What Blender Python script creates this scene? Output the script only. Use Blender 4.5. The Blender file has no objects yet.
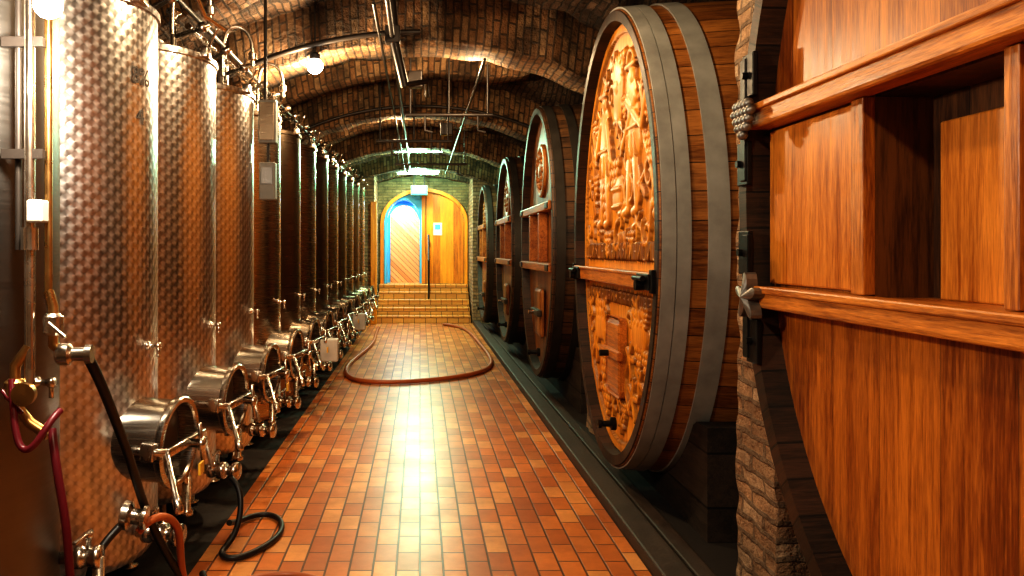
import bpy, bmesh, math, random
import numpy as np
from mathutils import Vector, Matrix, noise
random.seed(7)
S = bpy.context.scene
COL = S.collection
S.view_settings.view_transform = 'Standard'
try: S.view_settings.look = 'High Contrast'
except Exception as ex: print('look', ex)

# ------------------------------------------------------------------ helpers
def empty(name, loc=(0,0,0)):
    e = bpy.data.objects.new(name, None); e.location = loc
    e.empty_display_size = .1
    COL.objects.link(e); return e

def auto_uv(me):
    uv = me.uv_layers.new(name='UVMap') if not me.uv_layers else me.uv_layers[0]
    for p in me.polygons:
        n = p.normal; ax = max(range(3), key=lambda i: abs(n[i]))
        for li in p.loop_indices:
            c = me.vertices[me.loops[li].vertex_index].co
            uv.data[li].uv = (c.y,c.z) if ax==0 else ((c.x,c.z) if ax==1 else (c.y,c.x))

def add(name, me, mat=None, parent=None, smooth=False, loc=None):
    o = bpy.data.objects.new(name, me)
    if mat and not me.materials: me.materials.append(mat)
    if smooth:
        for p in me.polygons: p.use_smooth = True
    COL.objects.link(o)
    if parent: o.parent = parent
    if loc: o.location = loc
    return o

def from_bm(name, bm, mat, parent=None, smooth=False, loc=None, uv=True):
    bmesh.ops.recalc_face_normals(bm, faces=bm.faces)
    me = bpy.data.meshes.new(name); bm.to_mesh(me); bm.free(); me.update()
    if uv: auto_uv(me)
    return add(name, me, mat, parent, smooth, loc)

def bm_box(bm, c, s, bevel=0, rot=None):
    r = bmesh.ops.create_cube(bm, size=1)
    vs = r['verts']
    for v in vs: v.co = Vector((v.co.x*s[0], v.co.y*s[1], v.co.z*s[2]))
    if bevel:
        es = list({e for v in vs for e in v.link_edges})
        rr = bmesh.ops.bevel(bm, geom=es, offset=bevel, segments=2, affect='EDGES', profile=.5)
        vs = list({v for f in rr['faces'] for v in f.verts} | {v for v in vs if v.is_valid})
    for v in vs:
        if rot: v.co = rot @ v.co
        v.co += Vector(c)

def box(name, c, s, mat, parent=None, bevel=0, rot=None):
    bm = bmesh.new(); bm_box(bm, c, s, bevel, rot)
    return from_bm(name, bm, mat, parent)

def frame(d):
    d = Vector(d).normalized()
    up = Vector((0,0,1)) if abs(d.z) < .95 else Vector((1,0,0))
    a = up.cross(d).normalized(); b = d.cross(a)
    return a, b, d

def bm_lathe(bm, origin, direction, prof, segs=32):
    a,b,d = frame(direction); o = Vector(origin); rings=[]
    for r,h in prof:
        rings.append([bm.verts.new(o+d*h+(a*math.cos(t)+b*math.sin(t))*max(r,1e-4))
                      for t in [2*math.pi*i/segs for i in range(segs)]])
    for r0,r1 in zip(rings, rings[1:]):
        for i in range(segs):
            j=(i+1)%segs; bm.faces.new((r0[i],r0[j],r1[j],r1[i]))
    if prof[0][0] > .001: bm.faces.new(rings[0][::-1])
    if prof[-1][0] > .001: bm.faces.new(rings[-1])

def lathe(name, origin, direction, prof, mat, parent=None, segs=32, smooth=True):
    bm = bmesh.new(); bm_lathe(bm, origin, direction, prof, segs)
    o = from_bm(name, bm, mat, parent, smooth)
    if smooth: sharp(o)
    return o

def sharp(o, ang=35):
    me = o.data
    bm = bmesh.new(); bm.from_mesh(me)
    for e in bm.edges:
        if len(e.link_faces)==2 and e.calc_face_angle(0) > math.radians(ang): e.smooth=False
    bm.to_mesh(me); bm.free()

def cyl(name, p0, p1, r, mat, parent=None, segs=20):
    d = Vector(p1)-Vector(p0)
    return lathe(name, p0, d, [(r,0),(r,d.length)], mat, parent, segs)

def tube(name, pts, r, mat, parent=None, res=8, kind='NURBS'):
    cu = bpy.data.curves.new(name,'CURVE'); cu.dimensions='3D'; cu.bevel_depth=r; cu.bevel_resolution=4
    cu.use_fill_caps=True
    sp = cu.splines.new(kind); sp.points.add(len(pts)-1)
    for p,q in zip(sp.points, pts): p.co=(*q,1)
    if kind=='NURBS': sp.use_endpoint_u=True; sp.order_u=min(4,len(pts)); sp.resolution_u=res
    o = bpy.data.objects.new(name, cu); cu.materials.append(mat); COL.objects.link(o)
    if parent: o.parent=parent
    return o
def polytube(name, pts, r, mat, parent=None): return tube(name, pts, r, mat, parent, kind='POLY')

# ------------------------------------------------------------------ materials
def newmat(name):
    m = bpy.data.materials.new(name); m.use_nodes=True
    nt = m.node_tree; b = nt.nodes['Principled BSDF']
    return m, nt, b
def N(nt, t, **kw):
    n = nt.nodes.new(t)
    for k,v in kw.items(): setattr(n,k,v)
    return n
def math_n(nt, op, a, b=None, clamp=False):
    n = nt.nodes.new('ShaderNodeMath'); n.operation=op; n.use_clamp=clamp
    for i,v in enumerate((a,b)):
        if v is None: continue
        if isinstance(v,(int,float)): n.inputs[i].default_value=v
        else: nt.links.new(v, n.inputs[i])
    return n.outputs[0]
def mixc(nt, fac, a, b, mode='MIX'):
    n = nt.nodes.new('ShaderNodeMix'); n.data_type='RGBA'; n.blend_type=mode
    for i,v in ((0,fac),(6,a),(7,b)):
        if isinstance(v,(int,float)): n.inputs[i].default_value=v
        elif isinstance(v,tuple): n.inputs[i].default_value=(*v,1) if len(v)==3 else v
        else: nt.links.new(v, n.inputs[i])
    return n.outputs[2]
def ramp(nt, fac, stops):
    n = nt.nodes.new('ShaderNodeValToRGB'); cr=n.color_ramp
    while len(cr.elements)<len(stops): cr.elements.new(.5)
    for e,(p,c) in zip(cr.elements, stops):
        e.position=p; e.color=(*c,1) if isinstance(c,tuple) else (c,c,c,1)
    nt.links.new(fac, n.inputs[0]); return n.outputs[0]
def mapping(nt, vec, scale=(1,1,1), loc=(0,0,0), rot=(0,0,0)):
    n = nt.nodes.new('ShaderNodeMapping')
    n.inputs['Scale'].default_value=scale; n.inputs['Location'].default_value=loc; n.inputs['Rotation'].default_value=rot
    nt.links.new(vec, n.inputs['Vector']); return n.outputs[0]
def noise_n(nt, vec, scale, detail=4, rough=.55, dist=0):
    n = nt.nodes.new('ShaderNodeTexNoise')
    n.inputs['Scale'].default_value=scale; n.inputs['Detail'].default_value=detail
    n.inputs['Roughness'].default_value=rough; n.inputs['Distortion'].default_value=dist
    nt.links.new(vec, n.inputs['Vector']); return n.outputs[0]
def bump(nt, b, h, strength=.3, dist=.01):
    n = nt.nodes.new('ShaderNodeBump'); n.inputs['Strength'].default_value=strength; n.inputs['Distance'].default_value=dist
    nt.links.new(h, n.inputs['Height']); nt.links.new(n.outputs[0], b.inputs['Normal'])

def simple(name, col, rough=.5, metal=0, var=.25, vscale=8, bstr=.15):
    m,nt,b = newmat(name)
    tc = N(nt,'ShaderNodeTexCoord').outputs['Object']
    n = noise_n(nt, tc, vscale, 6)
    c = mixc(nt, n, tuple(x*(1-var) for x in col), tuple(min(1,x*(1+var)) for x in col))
    nt.links.new(c, b.inputs['Base Color'])
    b.inputs['Metallic'].default_value=metal
    nt.links.new(math_n(nt,'ADD',math_n(nt,'MULTIPLY',n,.25),rough-.12,True), b.inputs['Roughness'])
    if bstr: bump(nt,b,noise_n(nt,tc,vscale*6,4),bstr,.003)
    return m

def wood(name, dark, light, board='Y', bw=.2, grain='Z', rough=.4, src='Object', bstr=.3, gap=.02, blotch=.5, boards=True, fig=1., bvar=.34):
    m,nt,b = newmat(name)
    tc = N(nt,'ShaderNodeTexCoord').outputs[src]
    oi = N(nt,'ShaderNodeObjectInfo').outputs['Random']
    off = nt.nodes.new('ShaderNodeCombineXYZ')
    r10 = math_n(nt,'MULTIPLY',oi,7.3)
    for i in range(3): nt.links.new(r10, off.inputs[i])
    sep = nt.nodes.new('ShaderNodeSeparateXYZ'); nt.links.new(tc, sep.inputs[0])
    t = math_n(nt,'DIVIDE',sep.outputs['XYZ'.index(board)],bw)
    wn = nt.nodes.new('ShaderNodeTexWhiteNoise'); wn.noise_dimensions='1D'
    nt.links.new(math_n(nt,'ADD',math_n(nt,'FLOOR',t),r10), wn.inputs['W'])
    fr = math_n(nt,'FRACT',t)
    va = nt.nodes.new('ShaderNodeVectorMath'); va.operation='ADD'
    nt.links.new(tc, va.inputs[0]); nt.links.new(off.outputs[0], va.inputs[1])
    vb = nt.nodes.new('ShaderNodeVectorMath'); vb.operation='ADD'
    cs = nt.nodes.new('ShaderNodeCombineXYZ')
    if boards:
        w3 = math_n(nt,'MULTIPLY',wn.outputs[0],5.)
        for i in range(3): nt.links.new(w3, cs.inputs[i])
    nt.links.new(va.outputs[0], vb.inputs[0]); nt.links.new(cs.outputs[0], vb.inputs[1])
    gi='XYZ'.index(grain)
    sc = [44,44,44]; sc[gi]=2.2
    g = noise_n(nt, mapping(nt, vb.outputs[0], tuple(sc)), 1, 8, .65, .8)
    sc2=[5,5,5]; sc2[gi]=.9
    g2 = noise_n(nt, mapping(nt, vb.outputs[0], tuple(sc2)), 1, 4, .55, 1.6)
    sc3=[190,190,190]; sc3[gi]=14
    g3 = noise_n(nt, mapping(nt, vb.outputs[0], tuple(sc3)), 1, 3, .6, .3)
    f = math_n(nt,'ADD',math_n(nt,'MULTIPLY',g,.95*fig),math_n(nt,'MULTIPLY',g2,blotch*1.4))
    f = math_n(nt,'ADD',f,math_n(nt,'MULTIPLY',g3,.65*fig))
    if boards: f = math_n(nt,'ADD',f,math_n(nt,'MULTIPLY',wn.outputs[0],bvar))
    mean = .475*fig+.7*blotch+.325*fig+(bvar/2 if boards else 0)
    f = math_n(nt,'ADD',f,.5-mean)
    c = ramp(nt, f, [(.10,tuple(x*.3 for x in dark)),(.34,dark),(.72,light)])
    h = math_n(nt,'ADD',g,math_n(nt,'MULTIPLY',g3,.4))
    if boards:
        e = math_n(nt,'LESS_THAN',math_n(nt,'ABSOLUTE',math_n(nt,'SUBTRACT',fr,.5)),.5-gap)
        c = mixc(nt, e, tuple(x*.12 for x in dark), c)
        h = math_n(nt,'ADD',math_n(nt,'MULTIPLY',h,.3),e)
    nt.links.new(c, b.inputs['Base Color'])
    nt.links.new(math_n(nt,'ADD',math_n(nt,'MULTIPLY',g,.35),rough-.17), b.inputs['Roughness'])
    bump(nt,b,h,bstr,.005)
    return m

def brick(name, c1, c2, mortar, bw, rh, ms=.012, rough=.8, bstr=.6, dirt=.6, dirtcol=(.02,.015,.01), gloss_var=.2, dscale=1.3, bdist=.02, third=None, warp=.6):
    m,nt,b = newmat(name)
    uv = N(nt,'ShaderNodeTexCoord').outputs['UV']
    ob = N(nt,'ShaderNodeTexCoord').outputs['Object']
    w = nt.nodes.new('ShaderNodeTexNoise'); w.inputs['Scale'].default_value=6
    nt.links.new(uv, w.inputs['Vector'])
    va = nt.nodes.new('ShaderNodeVectorMath'); va.operation='MULTIPLY_ADD'
    nt.links.new(w.outputs['Color'], va.inputs[0]); va.inputs[1].default_value=(ms*warp,)*3; nt.links.new(uv, va.inputs[2])
    br = nt.nodes.new('ShaderNodeTexBrick')
    br.inputs['Scale'].default_value=1; br.inputs['Mortar Size'].default_value=ms
    br.inputs['Mortar Smooth'].default_value=.3; br.inputs['Brick Width'].default_value=bw; br.inputs['Row Height'].default_value=rh
    br.inputs['Color1'].default_value=(*c1,1); br.inputs['Color2'].default_value=(*c2,1); br.inputs['Mortar'].default_value=(*mortar,1)
    nt.links.new(va.outputs[0], br.inputs['Vector'])
    n1 = noise_n(nt, ob, dscale, 6, .65); n2 = noise_n(nt, ob, 14, 5, .7)
    base = br.outputs['Color']
    if third:
        br2 = nt.nodes.new('ShaderNodeTexBrick')
        for k in ('Scale','Mortar Size','Mortar Smooth','Brick Width','Row Height'): br2.inputs[k].default_value=br.inputs[k].default_value
        br2.inputs['Color1'].default_value=(0,0,0,1); br2.inputs['Color2'].default_value=(1,1,1,1); br2.inputs['Mortar'].default_value=(0,0,0,1)
        br2.inputs['Bias'].default_value=0
        sh = mapping(nt, va.outputs[0], (1,1,1),(bw*26,rh*38,0)); nt.links.new(sh, br2.inputs['Vector'])
        base = mixc(nt, ramp(nt,br2.outputs['Color'],[(.62,0.),(.80,.85)]), base, third)
        base = mixc(nt, ramp(nt,br.outputs['Fac'],[(0.,0.),(.6,1.)]), base, mortar)
    c = mixc(nt, ramp(nt,n2,[(.3,.0),(.75,.55 if rough>.5 else .25)]), base, tuple(x*.35 for x in c1))
    c = mixc(nt, ramp(nt,n1,[(.4,.0),(.62,dirt)]), c, dirtcol)
    nt.links.new(c, b.inputs['Base Color'])
    nt.links.new(math_n(nt,'ADD',math_n(nt,'MULTIPLY',n1,gloss_var),rough-gloss_var/2,True), b.inputs['Roughness'])
    inv = math_n(nt,'SUBTRACT',1.,br.outputs['Fac'])
    h = math_n(nt,'ADD',inv,math_n(nt,'MULTIPLY',n2,1.6 if rough>.5 else .08))
    bump(nt,b,h,bstr,bdist)
    return m

def steel_swirl(name, col=(.84,.84,.84), cell=.070):
    m,nt,b = newmat(name)
    uv = N(nt,'ShaderNodeTexCoord').outputs['UV']
    sep = nt.nodes.new('ShaderNodeSeparateXYZ'); nt.links.new(uv, sep.inputs[0])
    def layer(ox):
        v = math_n(nt,'ADD',math_n(nt,'DIVIDE',sep.outputs[1],cell),ox)
        u = math_n(nt,'ADD',math_n(nt,'DIVIDE',sep.outputs[0],cell),ox)
        fu = math_n(nt,'SUBTRACT',math_n(nt,'FRACT',u),.5); fv = math_n(nt,'SUBTRACT',math_n(nt,'FRACT',v),.5)
        d = math_n(nt,'SQRT',math_n(nt,'ADD',math_n(nt,'MULTIPLY',fu,fu),math_n(nt,'MULTIPLY',fv,fv)))
        return d, fu, fv
    d1,u1,v1 = layer(0.); d2,u2,v2 = layer(.5)
    ism = math_n(nt,'LESS_THAN',d1,d2)
    d = math_n(nt,'MINIMUM',d1,d2)
    a1 = math_n(nt,'ARCTAN2',v1,u1); a2 = math_n(nt,'ARCTAN2',v2,u2)
    mx = nt.nodes.new('ShaderNodeMix'); mx.data_type='FLOAT'
    nt.links.new(ism, mx.inputs[0]); nt.links.new(a2, mx.inputs[2]); nt.links.new(a1, mx.inputs[3])
    hs = math_n(nt,'ADD',math_n(nt,'MULTIPLY',math_n(nt,'SINE',math_n(nt,'ADD',math_n(nt,'MULTIPLY',mx.outputs[0],2.),.8)),.5),.5)
    nz = noise_n(nt, uv, 1.3, 4)
    c = mixc(nt, hs, tuple(x*.70 for x in col), col)
    c = mixc(nt, ramp(nt,d,[(.33,0.),(.47,.60)]), c, tuple(x*.30 for x in col))
    c = mixc(nt, ramp(nt,nz,[(.5,0.),(.9,.22)]), c, (.50,.42,.34))
    nt.links.new(c, b.inputs['Base Color'])
    b.inputs['Metallic'].default_value=1
    nt.links.new(math_n(nt,'ADD',math_n(nt,'MULTIPLY',hs,.12),.28), b.inputs['Roughness'])
    bump(nt,b,math_n(nt,'ADD',math_n(nt,'MULTIPLY',d,-1.2),math_n(nt,'MULTIPLY',hs,.12)),.20,.010)
    return m

def steel_brushed(name, col, rough=.28):
    m,nt,b = newmat(name)
    tc = N(nt,'ShaderNodeTexCoord').outputs['Object']
    n = noise_n(nt, mapping(nt,tc,(3,3,160)),1,3)
    n2 = noise_n(nt, tc, 2.5, 5)
    c = mixc(nt, n2, tuple(x*.6 for x in col), col)
    nt.links.new(c,b.inputs['Base Color']); b.inputs['Metallic'].default_value=1
    nt.links.new(math_n(nt,'ADD',math_n(nt,'MULTIPLY',n,.2),rough-.1), b.inputs['Roughness'])
    bump(nt,b,n,.05,.002)
    return m

def emis(name, col, s):
    m,nt,b = newmat(name)
    b.inputs['Base Color'].default_value=(*col,1)
    b.inputs['Emission Color'].default_value=(*col,1); b.inputs['Emission Strength'].default_value=s
    return m

M_floor = brick('floor_tile', (.76,.265,.06),(.47,.14,.035),(.075,.033,.017), .235,.118, ms=.006, rough=.36, bstr=.4, dirt=.35, dirtcol=(.22,.06,.018), gloss_var=.18, dscale=2.6, bdist=.005, third=(.86,.42,.14), warp=.3)
M_step = brick('step_tile', (.85,.42,.11),(.70,.32,.08),(.12,.06,.03), .24,.12, ms=.008, rough=.4, bstr=.2, dirt=.2, dirtcol=(.3,.12,.04), bdist=.004)
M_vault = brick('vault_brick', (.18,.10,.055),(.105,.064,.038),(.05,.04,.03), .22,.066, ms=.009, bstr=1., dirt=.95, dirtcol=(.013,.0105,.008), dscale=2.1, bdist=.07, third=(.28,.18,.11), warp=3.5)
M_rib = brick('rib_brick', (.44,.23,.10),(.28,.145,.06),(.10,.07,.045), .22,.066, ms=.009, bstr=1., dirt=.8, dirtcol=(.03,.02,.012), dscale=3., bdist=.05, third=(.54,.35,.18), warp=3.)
M_pier = brick('pier_brick', (.70,.44,.25),(.48,.29,.16),(.32,.23,.15), .25,.078, ms=.013, bstr=1., dirt=.45, dirtcol=(.11,.065,.04), dscale=4.5, bdist=.05, third=(.80,.58,.38), warp=2.6)
M_end = brick('end_brick', (.44,.32,.15),(.32,.22,.10),(.22,.18,.10), .22,.066, ms=.010, bstr=.8, dirt=.7, dirtcol=(.05,.045,.025), dscale=2.5, bdist=.03)
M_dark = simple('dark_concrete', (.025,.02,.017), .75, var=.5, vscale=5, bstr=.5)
M_curb = simple('curb_concrete', (.055,.038,.028), .6, var=.6, vscale=9, bstr=.7)
M_beam = wood('cradle_timber', (.02,.014,.01),(.06,.04,.028),'Z',.3,'Y',.7)
M_head0 = wood('oak_head', (.20,.048,.006),(.54,.190,.024),'Y',.28,'Z',.36, gap=.003, blotch=.45, fig=.9, bvar=.25)
M_cell = wood('oak_panel', (.34,.095,.012),(.72,.285,.045),'Y',.5,'Z',.38, gap=.0, blotch=.4, fig=.9, bvar=.2)
M_frame = wood('oak_frame', (.27,.078,.011),(.66,.255,.042),'Z',.9,'Y',.38, boards=False, blotch=.4)
M_framev = wood('oak_frame_v', (.27,.078,.011),(.66,.255,.042),'Y',.9,'Z',.38, boards=False, blotch=.4)
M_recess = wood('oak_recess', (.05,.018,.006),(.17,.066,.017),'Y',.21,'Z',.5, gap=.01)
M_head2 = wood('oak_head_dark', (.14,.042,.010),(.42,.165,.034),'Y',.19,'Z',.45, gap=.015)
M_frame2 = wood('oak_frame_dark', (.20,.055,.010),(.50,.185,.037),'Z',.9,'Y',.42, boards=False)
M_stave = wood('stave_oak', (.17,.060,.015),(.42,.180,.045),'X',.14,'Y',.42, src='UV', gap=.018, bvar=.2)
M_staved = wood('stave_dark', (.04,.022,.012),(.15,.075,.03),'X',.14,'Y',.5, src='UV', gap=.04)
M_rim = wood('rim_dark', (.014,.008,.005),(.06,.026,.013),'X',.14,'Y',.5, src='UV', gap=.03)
M_hoop = simple('galvanised_hoop', (.37,.37,.345), .5, .35, var=.45, vscale=7)
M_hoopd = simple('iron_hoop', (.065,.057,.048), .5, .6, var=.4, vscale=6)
M_iron = simple('black_iron', (.018,.017,.017), .42, .6, var=.3, vscale=20)
M_cast = simple('cast_pewter', (.24,.23,.215), .42, .8, var=.4, vscale=30)
M_swirl = steel_swirl('polished_swirl_steel')
M_steel = steel_brushed('brushed_steel', (.55,.47,.38), .26)
M_steeld = steel_brushed('brown_steel', (.36,.28,.20), .30)  # brown reflection of the casks put into the steel colour
M_steelg = steel_brushed('grey_steel', (.27,.255,.24), .42)
M_manway = steel_brushed('manway_steel', (.68,.63,.56), .26)
M_fit = simple('fitting_steel', (.66,.61,.54), .25, 1., var=.15, vscale=15, bstr=0)
M_brass = simple('brass', (.60,.38,.16), .3, 1., var=.25, vscale=15, bstr=0)
M_black = simple('black_rubber', (.012,.011,.011), .45, 0, vscale=10, bstr=0)
M_hose = simple('brown_hose', (.42,.12,.035), .4, 0, vscale=6, bstr=0)
M_redhose = simple('red_hose', (.13,.012,.02), .35, 0, vscale=6, bstr=0)
M_conduit = simple('conduit', (.035,.028,.024), .45, .3, vscale=9, bstr=0)
M_greybox = simple('grey_plastic', (.20,.19,.17), .5, 0, vscale=9, bstr=0)
M_lgrey = simple('light_grey_plastic', (.48,.46,.42), .5, 0, vscale=9, bstr=0)
M_white = simple('white_plastic', (.75,.73,.68), .45, 0, var=.08, vscale=9, bstr=0)
M_yellow = simple('yellow_tag', (.75,.45,.05), .5, 0, var=.1, bstr=0)
M_chalk = simple('chalk_paint', (.12,.10,.08), .8, 0, bstr=0)
M_door = wood('door_orange', (.62,.17,.010),(.95,.36,.025),'X',.16,'Z',.45, gap=.01, fig=.6)
M_blue = simple('daylit_blue', (.10,.50,.95), .5, 0, var=.12, vscale=4, bstr=.1)  # blue daylight on the reveals put into their surface colour
M_glow = emis('lamp_glow', (1.,.93,.8), 60)
M_glowg = emis('tube_glow', (.65,1.,.85), 14)
M_exit = emis('exit_green', (.05,.85,.45), 1.3)

def chevron():
    m,nt,b = newmat('chevron_planks')
    tc = N(nt,'ShaderNodeTexCoord').outputs['Object']
    sep = nt.nodes.new('ShaderNodeSeparateXYZ'); nt.links.new(tc, sep.inputs[0])
    t = math_n(nt,'DIVIDE',math_n(nt,'ADD',sep.outputs[2],sep.outputs[0]),.13)
    wn = nt.nodes.new('ShaderNodeTexWhiteNoise'); wn.noise_dimensions='1D'
    nt.links.new(math_n(nt,'FLOOR',t), wn.inputs['W'])
    e = math_n(nt,'LESS_THAN',math_n(nt,'ABSOLUTE',math_n(nt,'SUBTRACT',math_n(nt,'FRACT',t),.5)),.43)
    c = mixc(nt, wn.outputs[0], (.80,.22,.06),(.95,.36,.12))
    c = mixc(nt, e, (.30,.08,.03), c)
    nt.links.new(c,b.inputs['Base Color']); b.inputs['Roughness'].default_value=.5
    bump(nt,b,e,.5,.01)
    return m
M_chev = chevron()

def carved_mat():
    m,nt,b = newmat('carved_oak')
    tc = N(nt,'ShaderNodeTexCoord').outputs['Object']
    at = N(nt,'ShaderNodeAttribute', attribute_name='carve')
    g = noise_n(nt, mapping(nt,tc,(26,30,2.)),1,7,.65,.8)
    g2 = noise_n(nt, tc,2.2,4,.6,.5)
    c = ramp(nt, g, [(.25,(.50,.16,.016)),(.5,(.82,.34,.032)),(.75,(.98,.52,.08))])
    c = mixc(nt, ramp(nt,g2,[(.45,0.),(.7,.5)]), c, (.50,.15,.016))
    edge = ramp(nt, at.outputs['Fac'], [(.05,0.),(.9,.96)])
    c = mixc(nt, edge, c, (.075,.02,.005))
    nt.links.new(c,b.inputs['Base Color']); b.inputs['Roughness'].default_value=.42
    bump(nt,b,noise_n(nt,tc,60,3),.12,.004)
    return m
M_carve = carved_mat()

# ------------------------------------------------------------------ room shell
ZS, APX, W = 1.90, 3.78, 2.70
BAYS = [-1.6, 1.85, 5.30, 8.75, 12.20, 15.65]
HW = 1.50
PIERS = [(BAYS[i]+BAYS[i+1])/2 for i in range(len(BAYS)-1)] + [17.38]
def barrel(x):
    t = min(1, abs(x)/W)
    return ZS + (APX-ZS)*math.sqrt(max(0,1-t*t))
def niche(y):
    z = -9
    for b in BAYS:
        o = abs(y-b)
        if o < HW: z = max(z, 2.25 + 1.44*math.sqrt(1-(o/HW)**2))
    return z
Y0, Y1, XL, XR = -2.0, 19.0, -2.6, 3.6
def ceiling():
    bm = bmesh.new(); uvl = bm.loops.layers.uv.new('UVMap')
    nx, ny = 130, 420
    xs = [XL+(XR-XL)*i/nx for i in range(nx+1)]; ys=[Y0+(Y1-Y0)*j/ny for j in range(ny+1)]
    s=[0]
    for i in range(nx):
        s.append(s[-1]+math.hypot(xs[i+1]-xs[i], barrel(xs[i+1])-barrel(xs[i])))
    V=[]
    for i,x in enumerate(xs):
        row=[]
        for y in ys:
            z = max(barrel(x), niche(y) if y < 17.2 else -9)
            z += .05*noise.noise(Vector((x*1.6,y*1.6,0))) + .035*noise.noise(Vector((x*7,y*7,3)))
            row.append(bm.verts.new((x,y,z)))
        V.append(row)
    for i in range(nx):
        for j in range(ny):
            f = bm.faces.new((V[i][j],V[i][j+1],V[i+1][j+1],V[i+1][j])); f.smooth=True
            for l,(a,b_) in zip(f.loops, ((i,j),(i,j+1),(i+1,j+1),(i+1,j))):
                l[uvl].uv=(ys[b_], s[a])
    def rib(y, w=.56, drop=.42, xmax=None):
        n=90; rows=[]; s_=0; prev=None
        for i in range(n+1):
            a = math.pi*i/n
            x = -math.cos(a)*(W-.02)
            if xmax and x>xmax: break
            zo = barrel(x)+.10
            dr = drop*min(1,math.sin(a)*1.3)**1.6 if x<0 else drop
            if xmax and x>xmax-.6: dr*=max(0,(xmax-x)/.6)**.6
            xi = x*(1-.04); zi = barrel(x)-dr
            if prev: s_ += math.hypot(xi-prev[0], zi-prev[1])
            prev=(xi,zi)
            j1 = .035*noise.noise(Vector((x*4,y,0))); j2=.035*noise.noise(Vector((x*4,y,9)))
            wv=.025*noise.noise(Vector((x*3,y,4)))
            mid=[(xi,y-w/2+w*q+ wv,zi+j1+(j2-j1)*q) for q in (0,.33,.66,1)]
            pts=[(x,y-w/2+wv,zo)]+mid+[(x,y+w/2+wv,zo)]
            rows.append(([bm.verts.new(p) for p in pts], s_))
        uu=[-drop-.1,0,w*.33,w*.66,w,w+drop+.1]
        for (r0,s0),(r1,s1) in zip(rows,rows[1:]):
            for k in range(5):
                f = bm.faces.new((r0[k],r1[k],r1[k+1],r0[k+1])); f.material_index=1; f.smooth=k in(1,2,3)
                for l,(q,ss) in zip(f.loops,((k,s0),(k,s1),(k+1,s1),(k+1,s0))): l[uvl].uv=(uu[q], ss)
    for y in PIERS: rib(y)
    for y in BAYS[2:]: rib(y+.15, .40, .24, 1.28)
    rib(18.75, .4, .44)
    me = bpy.data.meshes.new('ceiling'); bm.to_mesh(me); bm.free()
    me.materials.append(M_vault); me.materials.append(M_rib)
    return add('ceiling', me)
ceiling()

box('floor', (0,(Y0+17.6)/2,-.05), (2.28,17.6-Y0,.1), M_floor)
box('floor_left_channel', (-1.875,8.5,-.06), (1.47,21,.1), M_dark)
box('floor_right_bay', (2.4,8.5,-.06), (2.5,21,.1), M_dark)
box('wall_left', (-2.65,8.5,1.4), (.1,21.2,3.0), M_pier)
box('wall_right', (3.65,8.5,1.7), (.1,21.2,3.8), M_pier)
box('wall_back', (.5,-2.05,1.8), (6.4,.1,4.0), M_pier)
def pier(y):
    bm=bmesh.new(); uvl=bm.loops.layers.uv.new('UVMap')
    x0,x1,y0,y1,z1=1.50,3.6,y-.21,y+.21,3.2
    def grid(P,nu,nv,uvf):
        vs=[[bm.verts.new(P(i/nu,j/nv)) for j in range(nv+1)] for i in range(nu+1)]
        for i in range(nu):
            for j in range(nv):
                f=bm.faces.new((vs[i][j],vs[i+1][j],vs[i+1][j+1],vs[i][j+1])); f.smooth=True
                for l in f.loops: l[uvl].uv=uvf(l.vert.co)
    def d(p):
        v=Vector(p)*9; return Vector(p)+Vector((.022*noise.noise(v),.016*noise.noise(v+Vector((5,5,5))),0))
    grid(lambda u,v:d((x0,y0+(y1-y0)*u,z1*v)),10,120,lambda c:(c.y,c.z))
    for yy in (y0,y1): grid(lambda u,v:d((x0+(x1-x0)*u,yy,z1*v)),40,80,lambda c:(c.x,c.z))
    me=bpy.data.meshes.new('wall_pier'); bmesh.ops.remove_doubles(bm,verts=bm.verts,dist=.0005); bmesh.ops.recalc_face_normals(bm,faces=bm.faces)
    bm.to_mesh(me); bm.free(); add('wall_pier_right',me,M_pier)
for y in PIERS:
    if y<17: pier(y)
box('trim_curb', (1.22,7.7,.02), (.15,19.4,.10), M_curb, bevel=.012)
box('trim_gutter', (1.40,7.7,-.01), (.10,19.4,.05), M_curb, bevel=.01)
box('wall_stair_right', (1.9,18.3,1.7), (1.5,1.8,3.9), M_pier)
box('wall_stair_left', (-1.85,18.3,1.7), (1.7,1.8,3.9), M_pier)

# ------------------------------------------------------------------ end wall, stairs, doors
PZ=.80; CX=.095; DHW=.955; SPR=2.25; AP=2.98
def archz(x, hw=DHW, spr=SPR, ap=AP, cx=CX):
    t=(x-cx)/hw
    return spr+(ap-spr)*math.sqrt(max(0,1-t*t))
def end_wall():
    bm=bmesh.new(); n=40
    yf,yb=19.0,19.25
    xs=[CX-DHW+2*DHW*i/n for i in range(n+1)]
    for a,b_ in zip(xs,xs[1:]):
        za,zb=archz(a),archz(b_)
        q=[bm.verts.new(p) for p in ((a,yf,za),(b_,yf,zb),(b_,yf,3.9),(a,yf,3.9),(a,yb,za),(b_,yb,zb))]
        bm.faces.new((q[0],q[1],q[2],q[3])); bm.faces.new((q[0],q[4],q[5],q[1]))
    for x0,x1 in ((-2.6,CX-DHW),(CX+DHW,3.6)):
        q=[bm.verts.new(p) for p in ((x0,yf,0),(x1,yf,0),(x1,yf,3.9),(x0,yf,3.9))]; bm.faces.new(q)
    for x0 in (CX-DHW,CX+DHW):
        q=[bm.verts.new(p) for p in ((x0,yf,0),(x0,yb,0),(x0,yb,SPR),(x0,yf,SPR))]; bm.faces.new(q)
    me=bpy.data.meshes.new('wall_end'); bm.to_mesh(me); bm.free(); auto_uv(me)
    return add('wall_end',me,M_end)
end_wall()
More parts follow.
